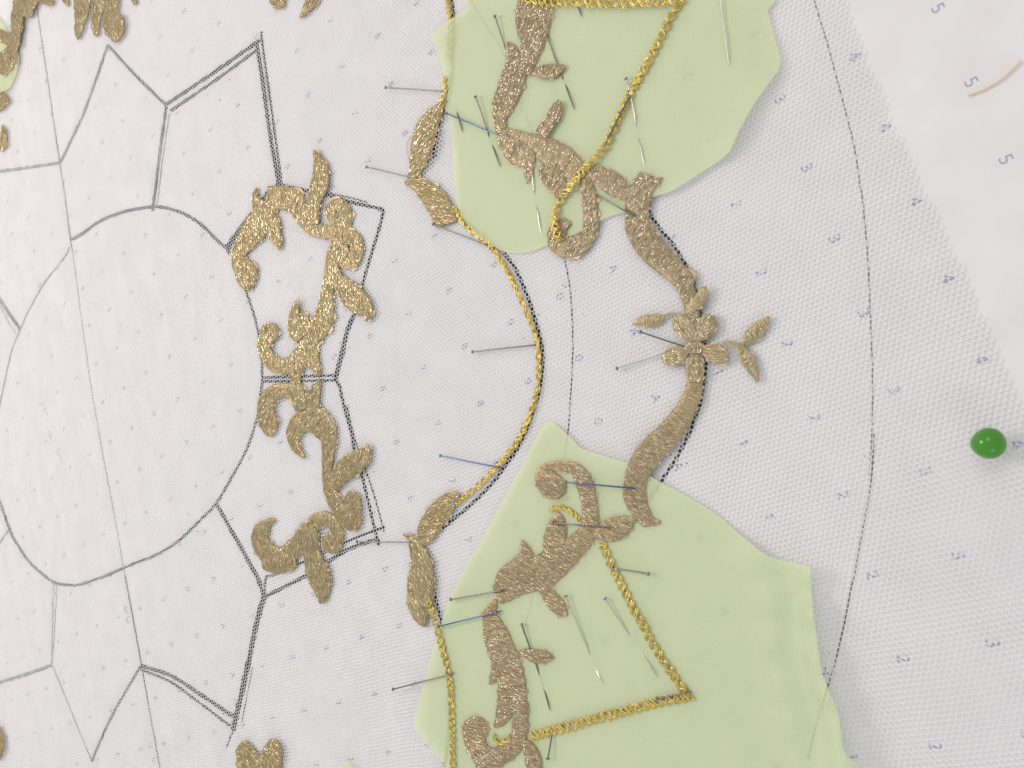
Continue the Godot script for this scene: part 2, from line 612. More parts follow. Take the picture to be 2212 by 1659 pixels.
func _ready() -> void:
	rng.seed = 20240
	waves.seed = 11
	waves.frequency = 22.0
	waves.fractal_octaves = 2
	ripple.seed = 5
	ripple.frequency = 45.0
	ripple.fractal_octaves = 2
	# camera
	var cam := Camera3D.new()
	cam.name = "camera"
	cam.transform = Transform3D(Basis(RIGHT, -DOWN, BACK), EYE)
	cam.fov = rad_to_deg(2.0 * atan(829.5 / F))
	cam.near = 0.02
	cam.far = 20.0
	var optics := CameraAttributesPhysical.new()
	optics.frustum_focal_length = 12.0 * F / 829.5
	optics.frustum_focus_distance = 0.42
	optics.frustum_near = 0.02
	optics.frustum_far = 20.0
	optics.exposure_aperture = 28.0
	cam.attributes = optics
	add_child(cam)
	cam.make_current()
	# light: a lit workroom, ceiling panels and a cooler window to one side
	var env := Environment.new()
	env.background_mode = Environment.BG_COLOR
	env.background_color = Color(0.855, 0.85, 0.845)
	env.background_energy_multiplier = 0.82
	env.tonemap_mode = Environment.TONE_MAPPER_LINEAR
	env.tonemap_exposure = 1.05
	env.sdfgi_enabled = true
	env.ssao_enabled = true
	env.ssil_enabled = true
	var we := WorldEnvironment.new()
	we.name = "environment"
	we.environment = env
	add_child(we)
	area_lamp("ceiling_lamp", Vector3(-0.72, 0.95, -0.42), Vector3(0, 0, 0), Vector2(0.42, 0.42), 0.56, Color(1.0, 0.945, 0.935))
	area_lamp("second_ceiling_lamp", Vector3(0.55, 1.5, -0.75), Vector3(0, 0, 0), Vector2(0.7, 0.7), 0.40, Color(1.0, 0.97, 0.94))
	area_lamp("window_light", Vector3(0.45, 0.65, 1.35), Vector3(0, 0, 0), Vector2(0.7, 0.5), 0.32, Color(0.68, 0.82, 1.0))
	make_materials()
	# where the green silk stands up from the net, and the net from the paper
	for l in [[1752, 1240, 0.0055, 0.006], [1757, 1330, 0.0055, 0.0075], [1768, 1420, 0.006, 0.008], [1790, 1500, 0.006, 0.008], [1815, 1580, 0.006, 0.008], [1825, 1660, 0.007, 0.009],
		[1640, 1215, 0.007, 0.0025], [1668, 1300, 0.006, 0.0035], [1675, 1390, 0.006, 0.0035], [1690, 1480, 0.0065, 0.0035], [1712, 1570, 0.007, 0.004], [1730, 1655, 0.007, 0.004],
		[1640, 200, 0.011, 0.003], [1595, 300, 0.010, 0.003], [1480, 400, 0.009, 0.0015], [935, 85, 0.009, 0.003], [1330, 985, 0.012, 0.002], [900, 1575, 0.009, 0.0015]]:
		lift(lifts, l[0], l[1], l[2], l[3])
	for l in [[2140, 1150, 0.016, 0.0022], [2080, 1500, 0.02, 0.002], [950, 1600, 0.02, 0.0012], [700, 1560, 0.025, 0.0025], [640, 600, 0.012, 0.0015], [930, 320, 0.008, 0.002], [660, 1150, 0.01, 0.0012], [1130, 640, 0.01, 0.0006]]:
		lift(net_lifts, l[0], l[1], l[2], l[3])
	build_paper()
	build_net()
	build_green()
	build_appliques()
	build_braids()
	build_pins()
	build_odds()

func build_paper() -> void:
	var o := MeshInstance3D.new()
	o.name = "paper"
	var b := BoxMesh.new()
	b.size = Vector3(1.15, 0.004, 1.1)
	o.mesh = b
	o.material_override = M.paper
	o.position = Vector3(-0.22, -0.002, -0.08)
	o.set_meta("kind", "structure")
	add_child(o)
	# printed figures one inch apart
	var figures := "54321A09876"
	var glyphs := {}
	var font := SystemFont.new()
	font.font_names = PackedStringArray(["Droid Sans"])
	font.font_weight = 400
	for ch in figures:
		var t := TextMesh.new()
		t.text = ch
		t.font = font
		t.font_size = 32
		t.pixel_size = 0.000145
		t.depth = 0.00004
		t.curve_step = 1.0
		glyphs[ch] = t
	var st := SurfaceTool.new()
	st.begin(Mesh.PRIMITIVE_TRIANGLES)
	for j in range(-2, 30):
		for i in range(-18, 14):
			var at := Vector3((8 - j) * INCH, 0.00007, i * INCH)
			var q := pixel(at)
			if q.x < -40 or q.x > 2250 or q.y < -40 or q.y > 1700:
				continue
			var t: TextMesh = glyphs[figures[posmod(j, 11)]]
			var turn := Basis(Vector3(0, 0, 1), Vector3(1, 0, 0), Vector3(0, 1, 0))
			st.append_from(t, 0, Transform3D(turn.rotated(Vector3.UP, rng.randf_range(-0.05, 0.05)), at - o.position))
	var m := MeshInstance3D.new()
	m.name = "printed_figures"
	m.mesh = st.commit()
	m.material_override = metal(Color(0.66, 0.63, 0.74), 0.0, 0.8, false)
	o.add_child(m, true)
	# pen lines: [points], width in photograph pixels, darkness
	var dk := 0.035
	for l in [
		[[[79, 12], [104, 180], [129, 350], [139, 415], [152, 517], [157, 545]], 2.6, 0.12],
		[[[157, 545], [176, 690], [196, 830], [217, 954], [250, 1130], [270, 1244]], 1.8, 0.3],
		[[[270, 1244], [288, 1340], [305, 1434]], 3.0, 0.1], [[[305, 1434], [322, 1530], [346, 1662]], 2.4, 0.14],
		[[[233, 97], [295, 165], [360, 228]], 5.5, 0.09], [[[233, 97], [185, 235], [160, 290], [130, 352]], 4.5, 0.12],
		[[[-4, 371], [60, 362], [130, 352]], 5.5, 0.24],
		[[[360, 225], [460, 158], [562, 86]], 6.5, dk], [[[368, 240], [470, 170], [560, 104]], 5.5, 0.06],
		[[[359, 230], [347, 320], [335, 415], [330, 456]], 5.0, 0.06], [[[366, 246], [352, 340], [342, 420], [339, 448]], 2.2, 0.16],
		[[[564, 68], [570, 120], [590, 262], [608, 399]], 4.0, 0.05], [[[555, 95], [568, 180], [585, 300], [602, 396]], 6.5, dk],
		[[[152, 518], [175, 507], [212, 480], [242, 466], [287, 453], [332, 447], [362, 450], [400, 463], [437, 487], [467, 517], [490, 538], [505, 565]], 5.5, 0.07],
		[[[505, 565], [532, 632], [553, 697], [562, 745], [566, 790], [566, 830]], 4.0, 0.06],
		[[[566, 830], [560, 880], [551, 917], [532, 972], [500, 1032], [467, 1087], [437, 1119], [387, 1167], [337, 1199], [287, 1218], [262, 1229], [230, 1243], [175, 1262], [150, 1264], [120, 1259], [95, 1243], [62, 1212], [32, 1167], [20, 1142], [-4, 1075]], 4.6, 0.08],
		[[[150, 532], [140, 555], [95, 612], [60, 675], [45, 710], [27, 752], [10, 825], [-4, 890]], 2.8, 0.16],
		[[[-4, 640], [20, 678], [44, 711]], 6.0, 0.12], [[[20, 1142], [-4, 1178]], 3.5, 0.2],
		[[[116, 1259], [113, 1350], [112, 1436]], 2.0, 0.22], [[[123, 1259], [118, 1350], [113, 1436]], 2.0, 0.22],
		[[[-4, 1475], [56, 1457], [112, 1437]], 5.5, 0.22], [[[113, 1437], [155, 1540], [197, 1642]], 1.8, 0.22],
		[[[198, 1645], [240, 1550], [303, 1440]], 4.4, 0.1],
		[[[304, 1438], [370, 1460], [425, 1495], [503, 1547]], 6.5, 0.05], [[[304, 1446], [370, 1474], [420, 1510], [497, 1568]], 4.5, 0.06],
		[[[503, 1578], [528, 1470], [553, 1352], [570, 1290]], 9.0, dk], [[[503, 1578], [489, 1614]], 3.0, 0.08], [[[522, 1560], [536, 1490], [546, 1440]], 1.8, 0.14],
		[[[467, 1087], [510, 1165], [553, 1244], [571, 1290]], 6.0, 0.045], [[[476, 1100], [520, 1175], [566, 1258]], 2.0, 0.12],
		[[[570, 1290], [660, 1244], [703, 1217], [758, 1184], [817, 1164]], 6.5, dk], [[[571, 1288], [575, 1247], [588, 1243], [644, 1219], [741, 1174], [790, 1153], [832, 1138]], 4.5, 0.05],
		[[[732, 829], [743, 877], [758, 934], [765, 969], [783, 1032], [793, 1074], [808, 1137], [819, 1178]], 5.0, dk],
		[[[750, 880], [763, 937], [773, 969], [794, 1027], [810, 1077], [830, 1150]], 3.2, 0.06],
		[[[829, 453], [818, 497], [800, 555], [783, 615], [765, 680]], 5.0, dk], [[[765, 680], [750, 715], [738, 765], [725, 815]], 8.0, 0.05],
		[[[724, 815], [733, 835]], 6.0, dk],
		[[[596, 398], [650, 409], [705, 421], [753, 435], [829, 453]], 6.0, dk], [[[706, 416], [760, 428], [793, 437]], 3.5, 0.12],
		[[[565, 816], [650, 813], [727, 811]], 5.0, 0.05], [[[565, 824], [650, 823], [729, 821]], 5.0, dk],
		[[[489, 538], [515, 502], [556, 450], [585, 412]], 11.0, dk],
		[[[975, -4], [979, 32], [978, 90], [977, 160], [968, 215], [953, 252], [940, 297], [938, 340]], 5.5, dk],
		[[[985, 450], [1020, 490], [1060, 525], [1083, 540], [1111, 577], [1131, 620], [1148, 665], [1161, 710], [1170, 747], [1172, 777], [1169, 815], [1165, 842], [1148, 897], [1131, 942], [1113, 977], [1103, 990], [1065, 1042], [1015, 1092], [973, 1127], [950, 1145]], 6.0, dk],
		[[[930, 1240], [940, 1287], [953, 1344], [962, 1390], [968, 1460], [970, 1560], [962, 1645], [958, 1665]], 5.0, dk],
		[[[1400, 455], [1411, 473], [1423, 490], [1437, 508], [1453, 527], [1480, 570], [1500, 620], [1515, 690], [1524, 770], [1520, 837], [1497, 917], [1467, 979], [1429, 1039], [1403, 1080], [1385, 1130]], 6.0, 0.05],
		[[[1127, 230], [1150, 285], [1190, 400], [1210, 500], [1220, 562], [1226, 590], [1233, 640], [1237, 715], [1237, 765], [1234, 830], [1231, 880], [1226, 940], [1215, 1010], [1180, 1150], [1150, 1290], [1130, 1370]], 2.4, 0.07],
		[[[1015, -4], [1050, 55], [1087, 115], [1127, 230]], 2.2, 0.12],
		[[[1757, -4], [1788, 97], [1814, 195], [1834, 270], [1848, 332], [1858, 400], [1864, 440], [1874, 552], [1881, 702], [1885, 829], [1884, 917]], 2.2, 0.16],
		[[[1888, 935], [1886, 980], [1880, 1055], [1869, 1117], [1856, 1185], [1846, 1242], [1839, 1269], [1819, 1369], [1794, 1464], [1765, 1560], [1745, 1640]], 2.6, 0.10], [[[1884, 917], [1881, 980], [1875, 1030]], 1.8, 0.2],
		[[[276, 1312], [268, 1318], [275, 1326]], 1.2, 0.3], [[[268, 1308], [274, 1322]], 1.2, 0.3], [[[280, 1332], [273, 1336], [275, 1344], [281, 1343]], 1.2, 0.3],
		[[[330, 1602], [322, 1605], [323, 1614], [330, 1613]], 1.2, 0.3], [[[337, 1636], [330, 1640], [331, 1648], [338, 1646]], 1.2, 0.3],
		[[[96, 868], [92, 876], [98, 880], [95, 888]], 1.2, 0.4], [[[100, 890], [102, 896]], 1.2, 0.4], [[[106, 930], [104, 940], [110, 938], [108, 948]], 1.2, 0.4], [[[128, 970], [122, 980], [130, 985], [133, 996]], 1.2, 0.4],
		[[[-2, 655], [15, 690], [34, 720]], 2.0, 0.3],
	]:
		pen_line(o, l[0], l[1] * (1.35 if l[1] > 3.9 else 1.1), l[2], 0.0001 + 0.00002 * (rng.randi() % 4))
	# specks of ink beside the lines
	var g := Shape.new()
	for k in 90:
		var base: Array = [[1111, 577], [1161, 710], [1148, 897], [1065, 1042], [1223, 880], [1233, 640], [740, 765], [1467, 979], [790, 1040], [820, 1150], [500, 1570], [750, 700], [1880, 1000], [1790, 1450], [430, 1120], [460, 180]][rng.randi() % 16]
		var px: float = base[0] + rng.randfn(0, 14)
		var py: float = base[1] + rng.randfn(0, 26)
		var r := rng.randf_range(0.6, 1.7)
		var mid := cast(px, py, 0.00018)
		for a in 6:
			g.tri(mid, cast(px + r * cos(a * TAU / 6), py + r * sin(a * TAU / 6), 0.00018), cast(px + r * cos((a + 1) * TAU / 6), py + r * sin((a + 1) * TAU / 6), 0.00018), Vector3.UP, Vector3.UP, Vector3.UP, Color(0.05, 0.05, 0.06))
	part("ink_specks", g, M.ink, o).set_meta("kind", "stuff")

func build_net() -> void:
	var o := thing("net_fabric", "white hexagonal net laid over the marked pattern paper", "net", Vector3.ZERO)
	# two directions of the cells, read at one spot
	var p0 := cast(1760, 1000, 0.001)
	var a3 := cast(1760 + 11.6, 1000 - 3.7, 0.001) - p0
	var ang := atan2(a3.z, a3.x)
	var pitch := 0.0018
	var a := Vector2(cos(ang), sin(ang)) * pitch
	var b := a.rotated(TAU / 3.0)
	var hw := pitch * 0.088
	var patch := 4
	var meshes: Array = []
	for size in [patch, 1]:
		var g := Shape.new()
		for m in size:
			for n in size:
				var c: Vector2 = a * m + b * n
				for e in [[(a * 2.0 + b) / 3.0, (a + b * 2.0) / 3.0], [(a * 2.0 + b) / 3.0, (a - b) / 3.0], [(a + b * 2.0) / 3.0, (b - a) / 3.0]]:
					var f: Vector2 = c + e[0]
					var t: Vector2 = c + e[1]
					var d := (t - f).normalized()
					f -= d * hw * 0.4
					t += d * hw * 0.4
					var s := Vector2(-d.y, d.x) * hw
					var n3 := Vector3(s.x, 0, s.y).normalized()
					var fa := Vector3(f.x, 0, f.y)
					var ta := Vector3(t.x, 0, t.y)
					var s3 := Vector3(s.x, 0, s.y)
					var top := Vector3.UP * hw * 1.1
					var nl := (n3 * 0.8 + Vector3.UP * 0.6).normalized()
					var nr := (-n3 * 0.8 + Vector3.UP * 0.6).normalized()
					g.quad(fa + s3, fa + top, ta + top, ta + s3, nl, Vector3.UP, Vector3.UP, nl, Color.WHITE)
					g.quad(fa - s3, fa + top, ta + top, ta - s3, nr, Vector3.UP, Vector3.UP, nr, Color.WHITE)
		meshes.append(g.mesh())
	# the cut edge of the net runs down the right of the work
	var edge := PackedVector2Array()
	for q in [[1815, -60], [1829, 25], [1884, 175], [1934, 287], [1991, 415], [2059, 555], [2109, 665], [2179, 820], [2260, 1000]]:
		var w := cast(q[0], q[1], 0.001)
		edge.append(Vector2(w.x, w.z))
	var places: Array = [[], []]
	var lim := 290 / patch
	for m in range(-lim, lim):
		for n in range(-lim, lim):
			var c: Vector2 = a * (m * patch) + b * (n * patch)
			var mid: Vector2 = c + (a + b) * (patch * 0.5)
			var v := Vector3(mid.x, 0.001, mid.y)
			if (v - EYE).dot(BACK) > -0.1:
				continue
			var q := pixel(v)
			if q.x < -60 or q.x > 2290 or q.y < -70 or q.y > 1740:
				continue
			var gap := edge_gap(mid, edge)
			if gap < -0.012:
				continue
			if gap > 0.012:
				places[0].append(c)
			else:
				for i in patch:
					for j in patch:
						var cc: Vector2 = c + a * i + b * j
						if edge_gap(cc, edge) > 0.0003 * sin(cc.y * 300.0):
							places[1].append(cc)
	for k in 2:
		var mm := MultiMesh.new()
		mm.transform_format = MultiMesh.TRANSFORM_3D
		mm.mesh = meshes[k]
		mm.instance_count = places[k].size()
		var half: Vector2 = (a + b) * (patch * 0.5 if k == 0 else 0.0)
		for i in places[k].size():
			var c: Vector2 = places[k][i]
			var x := c.x + half.x
			var z := c.y + half.y
			var e := 0.003
			var h := net_height(x, z)
			var gx := (net_height(x + e, z) - net_height(x - e, z)) / (2.0 * e)
			var gz := (net_height(x, z + e) - net_height(x, z - e)) / (2.0 * e)
			mm.set_instance_transform(i, Transform3D(Basis(Vector3(1, gx, 0), Vector3.UP, Vector3(0, gz, 1)), Vector3(c.x, h - gx * half.x - gz * half.y, c.y)))
		var inst := MultiMeshInstance3D.new()
		inst.name = "mesh_cells" if k == 0 else "edge_cells"
		inst.multimesh = mm
		inst.material_override = M.net
		inst.set_meta("kind", "stuff")
		o.add_child(inst, true)
	print("net ", places[0].size(), " ", places[1].size())

func edge_gap(p: Vector2, edge: PackedVector2Array) -> float:
	# how far inside (left of) the cut edge
	var best := 1e9
	var sgn := 1.0
	for k in edge.size() - 1:
		var q := Geometry2D.get_closest_point_to_segment(p, edge[k], edge[k + 1])
		var d := p.distance_to(q)
		if d < best:
			best = d
			sgn = signf((edge[k + 1] - edge[k]).cross(p - edge[k]))
	return best * sgn

func build_green() -> void:
	green_cloth("pale green silk piece with the flower vine, its rounded edge lifted off the net", [[1045, -20], [1005, 20], [965, 46], [930, 76], [945, 110], [955, 150], [960, 172], [968, 190], [964, 215], [961, 238], [970, 248], [975, 300], [978, 360], [984, 430], [990, 452], [1005, 480], [1030, 508], [1062, 530], [1085, 543], [1108, 547], [1140, 545], [1178, 531], [1250, 502], [1290, 481], [1318, 466], [1350, 458], [1408, 426], [1451, 412], [1531, 362], [1573, 330], [1596, 282], [1628, 225], [1660, 180], [1682, 150], [1685, 125], [1671, 75], [1659, 25], [1648, -20]])
	green_cloth("pale green silk piece with the sharp top corner and a curled long edge", [[1178, 913], [1226, 939], [1256, 969], [1321, 990], [1358, 1002], [1426, 1042], [1468, 1064], [1541, 1107], [1606, 1162], [1659, 1202], [1729, 1219], [1750, 1227], [1751, 1260], [1759, 1344], [1776, 1456], [1809, 1539], [1821, 1619], [1826, 1690], [970, 1690], [960, 1650], [915, 1602], [892, 1567], [903, 1514], [925, 1434], [958, 1327], [993, 1244], [1050, 1146], [1106, 1044]])
	green_cloth("scrap of pale green silk beneath the leafy applique cut by the frame", [[-20, 35], [2, 45], [12, 62], [28, 85], [38, 112], [41, 130], [34, 160], [20, 190], [4, 198], [-20, 205]], "green_silk_scrap")
	green_cloth("tiny corner of green silk under the net by the twin gold lobes", [[722, 1675], [732, 1656], [745, 1644], [757, 1652], [768, 1675]], "green_silk_scrap")

func look(layer: int, way_deg: float, kind: String, wide := 1.35, len := 1.0) -> Dictionary:
	var d := {"layer": layer, "way": deg_to_rad(way_deg), "wide": wide, "len": len}
	if kind == "pale":
		d.merge({"calm": -0.12, "edge": 1.5, "gauze": Color(0.55, 0.45, 0.29), "base": Color(0.43, 0.345, 0.19), "low": Color(0.33, 0.255, 0.125), "mid": Color(0.44, 0.355, 0.195), "high": Color(0.88, 0.79, 0.55)})
	elif kind == "gold":
		d.merge({"calm": 0.04, "gauze": Color(0.50, 0.40, 0.24), "base": Color(0.385, 0.303, 0.152), "low": Color(0.295, 0.225, 0.105), "mid": Color(0.39, 0.308, 0.155), "high": Color(0.76, 0.665, 0.43)})
	else:
		d.merge({"gauze": Color(0.50, 0.385, 0.27), "base": Color(0.385, 0.302, 0.172), "low": Color(0.275, 0.205, 0.11), "mid": Color(0.39, 0.307, 0.175), "high": Color(0.86, 0.765, 0.52)})
	return d

func build_appliques() -> void:
	var o: Node3D
	applique("gold scroll applique with an upright leaf and twin spiral discs on net", look(ON_NET, 84, "gold"), [
		["stem", ["A", 1500, 1500, 100, 1475, 1610, 90, "B", 1470, 60, 100, 1440, 200, 90, 1410, 350, 82, 1390, 480, 92, 1385, 600, 112, 1360, 720, 145, 1310, 840, 155, 1220, 950, 160, 1150, 1050, 140, 1100, 1150, 110, 1060, 1300, 90, 1010, 1430, 80, 975, 1560, 60]],
		["scroll", ["A", 570, 740, 165, 640, 745, 172, 780, 740, 172, 920, 780, 175, 1000, 890, 125, 1085, 1030, 108, 1190, 1150, 105, 1330, 1205, 102, 1480, 1205, 98, 1600, 1140, 92, 1660, 1050, 88, 1665, 930, 84, 1590, 835, 86, 1485, 845, 84, 1440, 940, 78, 1485, 1020, 66, 1550, 1005, 58, 1560, 950, 50]],
		["leaf", ["A", 1222, 80, 2, 1260, 170, 45, 1310, 330, 98, 1308, 480, 118, 1275, 620, 122, 1225, 760, 95, 1212, 880, 85, 1215, 1000, 80, 1225, 1110, 60], 0.0007],
		["leaf", ["A", 430, 600, 4, 412, 700, 42, 430, 800, 68, 450, 880, 80, 470, 970, 70]],
		["scroll", ["A", 600, 800, 120, 545, 950, 150, 470, 1080, 180, 380, 1200, 178, 280, 1340, 142, 195, 1480, 105, 170, 1600, 95, "B", 215, 20, 130, 275, 90, 165, 290, 190, 148, 300, 290, 105, 300, 365, 30], 0.0001],
		["leaf", ["A", 600, 1000, 110, 640, 1140, 110, 670, 1250, 95, 715, 1350, 62, 748, 1462, 5], 0.0007],
		["spiral_disc", ["A", 1500, 1560, 70, 1520, 1420, 88, 1570, 1310, 92, 1670, 1270, 92, 1780, 1310, 98, 1815, 1420, 95, 1795, 1540, 92, 1740, 1630, 95, 1660, 1640, 84, 1610, 1560, 76, 1630, 1470, 72, 1700, 1440, 66], 0.0001],
		["leaf", ["B", 1500, 40, 40, 1550, 200, 80, 1650, 340, 140, 1770, 470, 170, 1880, 580, 150, 1965, 680, 80, 1935, 790, 10], 0.0006],
		["leaf", ["B", 1005, 480, 8, 968, 580, 45, 950, 700, 70, 955, 820, 98, 985, 930, 125, 1060, 1020, 100], 0.0006],
		["leaf", ["B", 1045, 640, 12, 1090, 740, 50, 1125, 850, 60, 1140, 950, 50]],
		["scroll", ["B", 1040, 1200, 90, 960, 1340, 110, 830, 1410, 110, 700, 1395, 108, 595, 1310, 105, 535, 1190, 88, 545, 1070, 100, 600, 960, 138, 620, 870, 108, 630, 810, 28], 0.0001],
		["leaf", ["B", 1180, 1120, 50, 1200, 1230, 80, 1210, 1340, 90, 1250, 1450, 70, 1305, 1545, 15]]])
	applique("gold scroll applique with a square ended leaf beside the spiral disc", look(ON_NET, 120, "gold"), [
		["stem", ["C", 1150, 470, 120, 1250, 600, 185, 1370, 740, 165, 1425, 870, 115, 1420, 1000, 92, 1410, 1150, 75, 1400, 1300, 65, 1410, 1450, 70, "D", 1440, 0, 90, 1470, 90, 90, 1530, 220, 95, 1620, 340, 110, 1700, 450, 130, 1745, 560, 40]],
		["leaf", ["C", 960, 0, 70, 960, 90, 80, 980, 200, 110, 1010, 330, 100, 1040, 460, 85]],
		["scroll", ["C", 960, 190, 105, 850, 195, 103, 720, 205, 105, 605, 275, 112, 552, 400, 110, 560, 540, 120, 592, 660, 138, 600, 760, 88, 590, 830, 22], 0.0001],
		["leaf", ["C", 1315, 55, 8, 1262, 130, 60, 1212, 250, 90, 1190, 370, 108, 1190, 480, 108], 0.0001],
		["leaf", ["C", 1180, 570, 120, 1040, 640, 150, 950, 760, 112, 935, 880, 75, 980, 1000, 60, 1050, 1080, 38, 1092, 1132, 5], 0.0001],
		["leaf", ["C", 1480, 1560, 60, 1535, 1420, 110, 1640, 1290, 150, 1770, 1200, 165, 1880, 1110, 130, 1935, 1030, 70, 1960, 930, 5], 0.0009],
		["spiral_disc", ["D", 1720, 25, 40, 1742, 120, 112, 1750, 230, 122, 1765, 350, 105, 1775, 470, 95, 1755, 575, 40], 0.0002]])
	applique("gold crescent applique with one long drooping leaf on the net", look(ON_NET, 86, "gold"), [
		["scroll", ["D", 692, 425, 10, 600, 450, 52, 505, 550, 112, 465, 680, 115, 530, 820, 130, 660, 940, 165, 800, 940, 150, 920, 840, 130, 1020, 710, 108, 1120, 580, 108, 1230, 460, 108, 1350, 395, 95, 1460, 450, 92, 1535, 580, 78, 1560, 690, 66, 1540, 800, 62, 1460, 830, 60, 1395, 760, 58, 1400, 660, 56, 1465, 640, 52, 1490, 715, 44]],
		["scroll", ["D", 510, 1060, 50, 600, 1040, 110, 700, 1020, 150, 800, 1000, 150, 880, 1000, 125, 960, 960, 70], 0.0001],
		["leaf", ["D", 1220, 540, 50, 1190, 700, 88, 1190, 850, 108, 1220, 1000, 138, 1270, 1150, 165, 1310, 1280, 148, 1330, 1400, 115, 1330, 1500, 68, 1310, 1582, 8], 0.0003]])
	o = applique("pointed satin gold leaf narrowing to a pinned notch beside the rounded green silk", look(ON_NET, 125, "gold", 1.35, 1.4), [
		["leaf", ["E", 850, 310, 8, 765, 390, 55, 660, 520, 118, 570, 680, 152, 515, 850, 155, 480, 1000, 140, 445, 1150, 112, 400, 1290, 85, 345, 1375, 50], 0.0004]])
	loose_cord(o, ["E", 340, 800, 1, 300, 890, 1, 288, 980, 1, 312, 1090, 1, 335, 1210, 1], ON_NET)
	applique("short satin gold leaf with a square end touching the braid and green silk", look(ON_NET, 18, "gold", 1.35, 1.3), [
		["leaf", ["F", 270, 550, 25, 350, 530, 68, 480, 590, 115, 600, 680, 152, 700, 800, 172, 785, 960, 168, 830, 1070, 160, 845, 1110, 150], 0.0003]])
	applique("folded satin gold leaf at the lower end of the curved braid", look(ON_NET, -28, "gold", 1.35, 1.0), [
		["leaf", ["G", 1025, 205, 50, 920, 215, 105, 810, 320, 145, 705, 450, 160, 625, 570, 152, 560, 690, 138, 500, 775, 88, 420, 775, 38, 320, 742, 26, 240, 702, 8], 0.0003]])
	o = applique("long satin gold leaf hanging point first beside the straight braid", look(ON_NET, 68, "gold", 1.35, 1.7), [
		["leaf", ["G", 345, 755, 25, 400, 850, 80, 465, 1000, 128, 490, 1150, 155, 490, 1300, 178, 482, 1450, 188, 475, 1600, 180, 462, 1710, 155, 485, 1840, 110, 530, 1940, 50, 556, 1982, 6], 0.0004]])
	loose_cord(o, ["G", 690, 1400, 1, 680, 1500, 1, 640, 1600, 1, 600, 1660, 1], ON_NET)
	applique("brown gold vine applique under the crossing braid with a hooked end", look(ON_GREEN, 118, "brown", 1.35, 0.75), [
		["stem", ["I", 735, -90, 262, 722, 100, 258, 695, 280, 255, 690, 450, 225, 680, 600, 170, 655, 760, 125, 610, 900, 110, 570, 1020, 100]],
		["leaf", ["I", 340, 580, 12, 388, 680, 78, 425, 800, 108, 440, 920, 140, 430, 1020, 170, 405, 1120, 178, 362, 1240, 176, 312, 1360, 166, 272, 1460, 152, 245, 1560, 125, "J", 238, 345, 85, 240, 430, 75, 262, 540, 90], 0.0002],
		["leaf", ["I", 715, 1000, 55, 850, 990, 98, 960, 980, 102, 1050, 950, 68, 1122, 910, 22], 0.0009],
		["leaf", ["J", 250, 560, 90, 350, 680, 150, 480, 800, 188, 610, 900, 150, 690, 965, 60], 0.0001],
		["leaf", ["J", 610, 930, 95, 630, 1080, 65, 608, 1235, 6], 0.0001],
		["stem", ["J", 330, 520, 55, 560, 590, 70, 760, 680, 130, 920, 800, 195, 1080, 900, 205, 1200, 990, 185, 1330, 1080, 150]],
		["leaf", ["J", 1062, 90, 28, 1012, 200, 72, 950, 330, 78, 880, 440, 88, 800, 560, 88], 0.0014],
		["leaf", ["J", 880, 960, 140, 960, 1120, 182, 1020, 1260, 140, 1050, 1380, 75, 1035, 1465, 12], 0.0001],
		["leaf", ["J", 1470, 1080, 60, 1600, 1110, 118, 1740, 1200, 158, 1860, 1290, 155, 1970, 1370, 105, 2050, 1420, 30], 0.0001],
		["scroll", ["K", 620, 180, 80, 660, 350, 100, 695, 550, 108, 712, 740, 108, 700, 900, 105, 620, 1060, 118, 500, 1160, 130, 370, 1175, 140, 270, 1110, 148, 240, 1000, 140, 270, 900, 118, 340, 840, 85, 410, 880, 55], 0.0001]])
	applique("brown gold wavy band applique running from fishtail end down to flower", look(ON_GREEN, 122, "brown", 1.35, 0.8), [
		["stem", ["K", 1480, 150, 102, 1420, 330, 158, 1370, 480, 169, 1345, 620, 169, 1345, 760, 173, 1372, 900, 187, 1430, 1030, 190, 1520, 1150, 195, 1620, 1260, 190, 1720, 1360, 177, 1820, 1460, 158, 1915, 1540, 148, "L", 770, 60, 158, 810, 180, 118, 850, 300, 107, 880, 420, 107, 900, 540, 96, 920, 700, 64]],
		["leaf", ["K", 1480, 330, 90, 1600, 270, 55, 1702, 200, 6], 0.0001]])
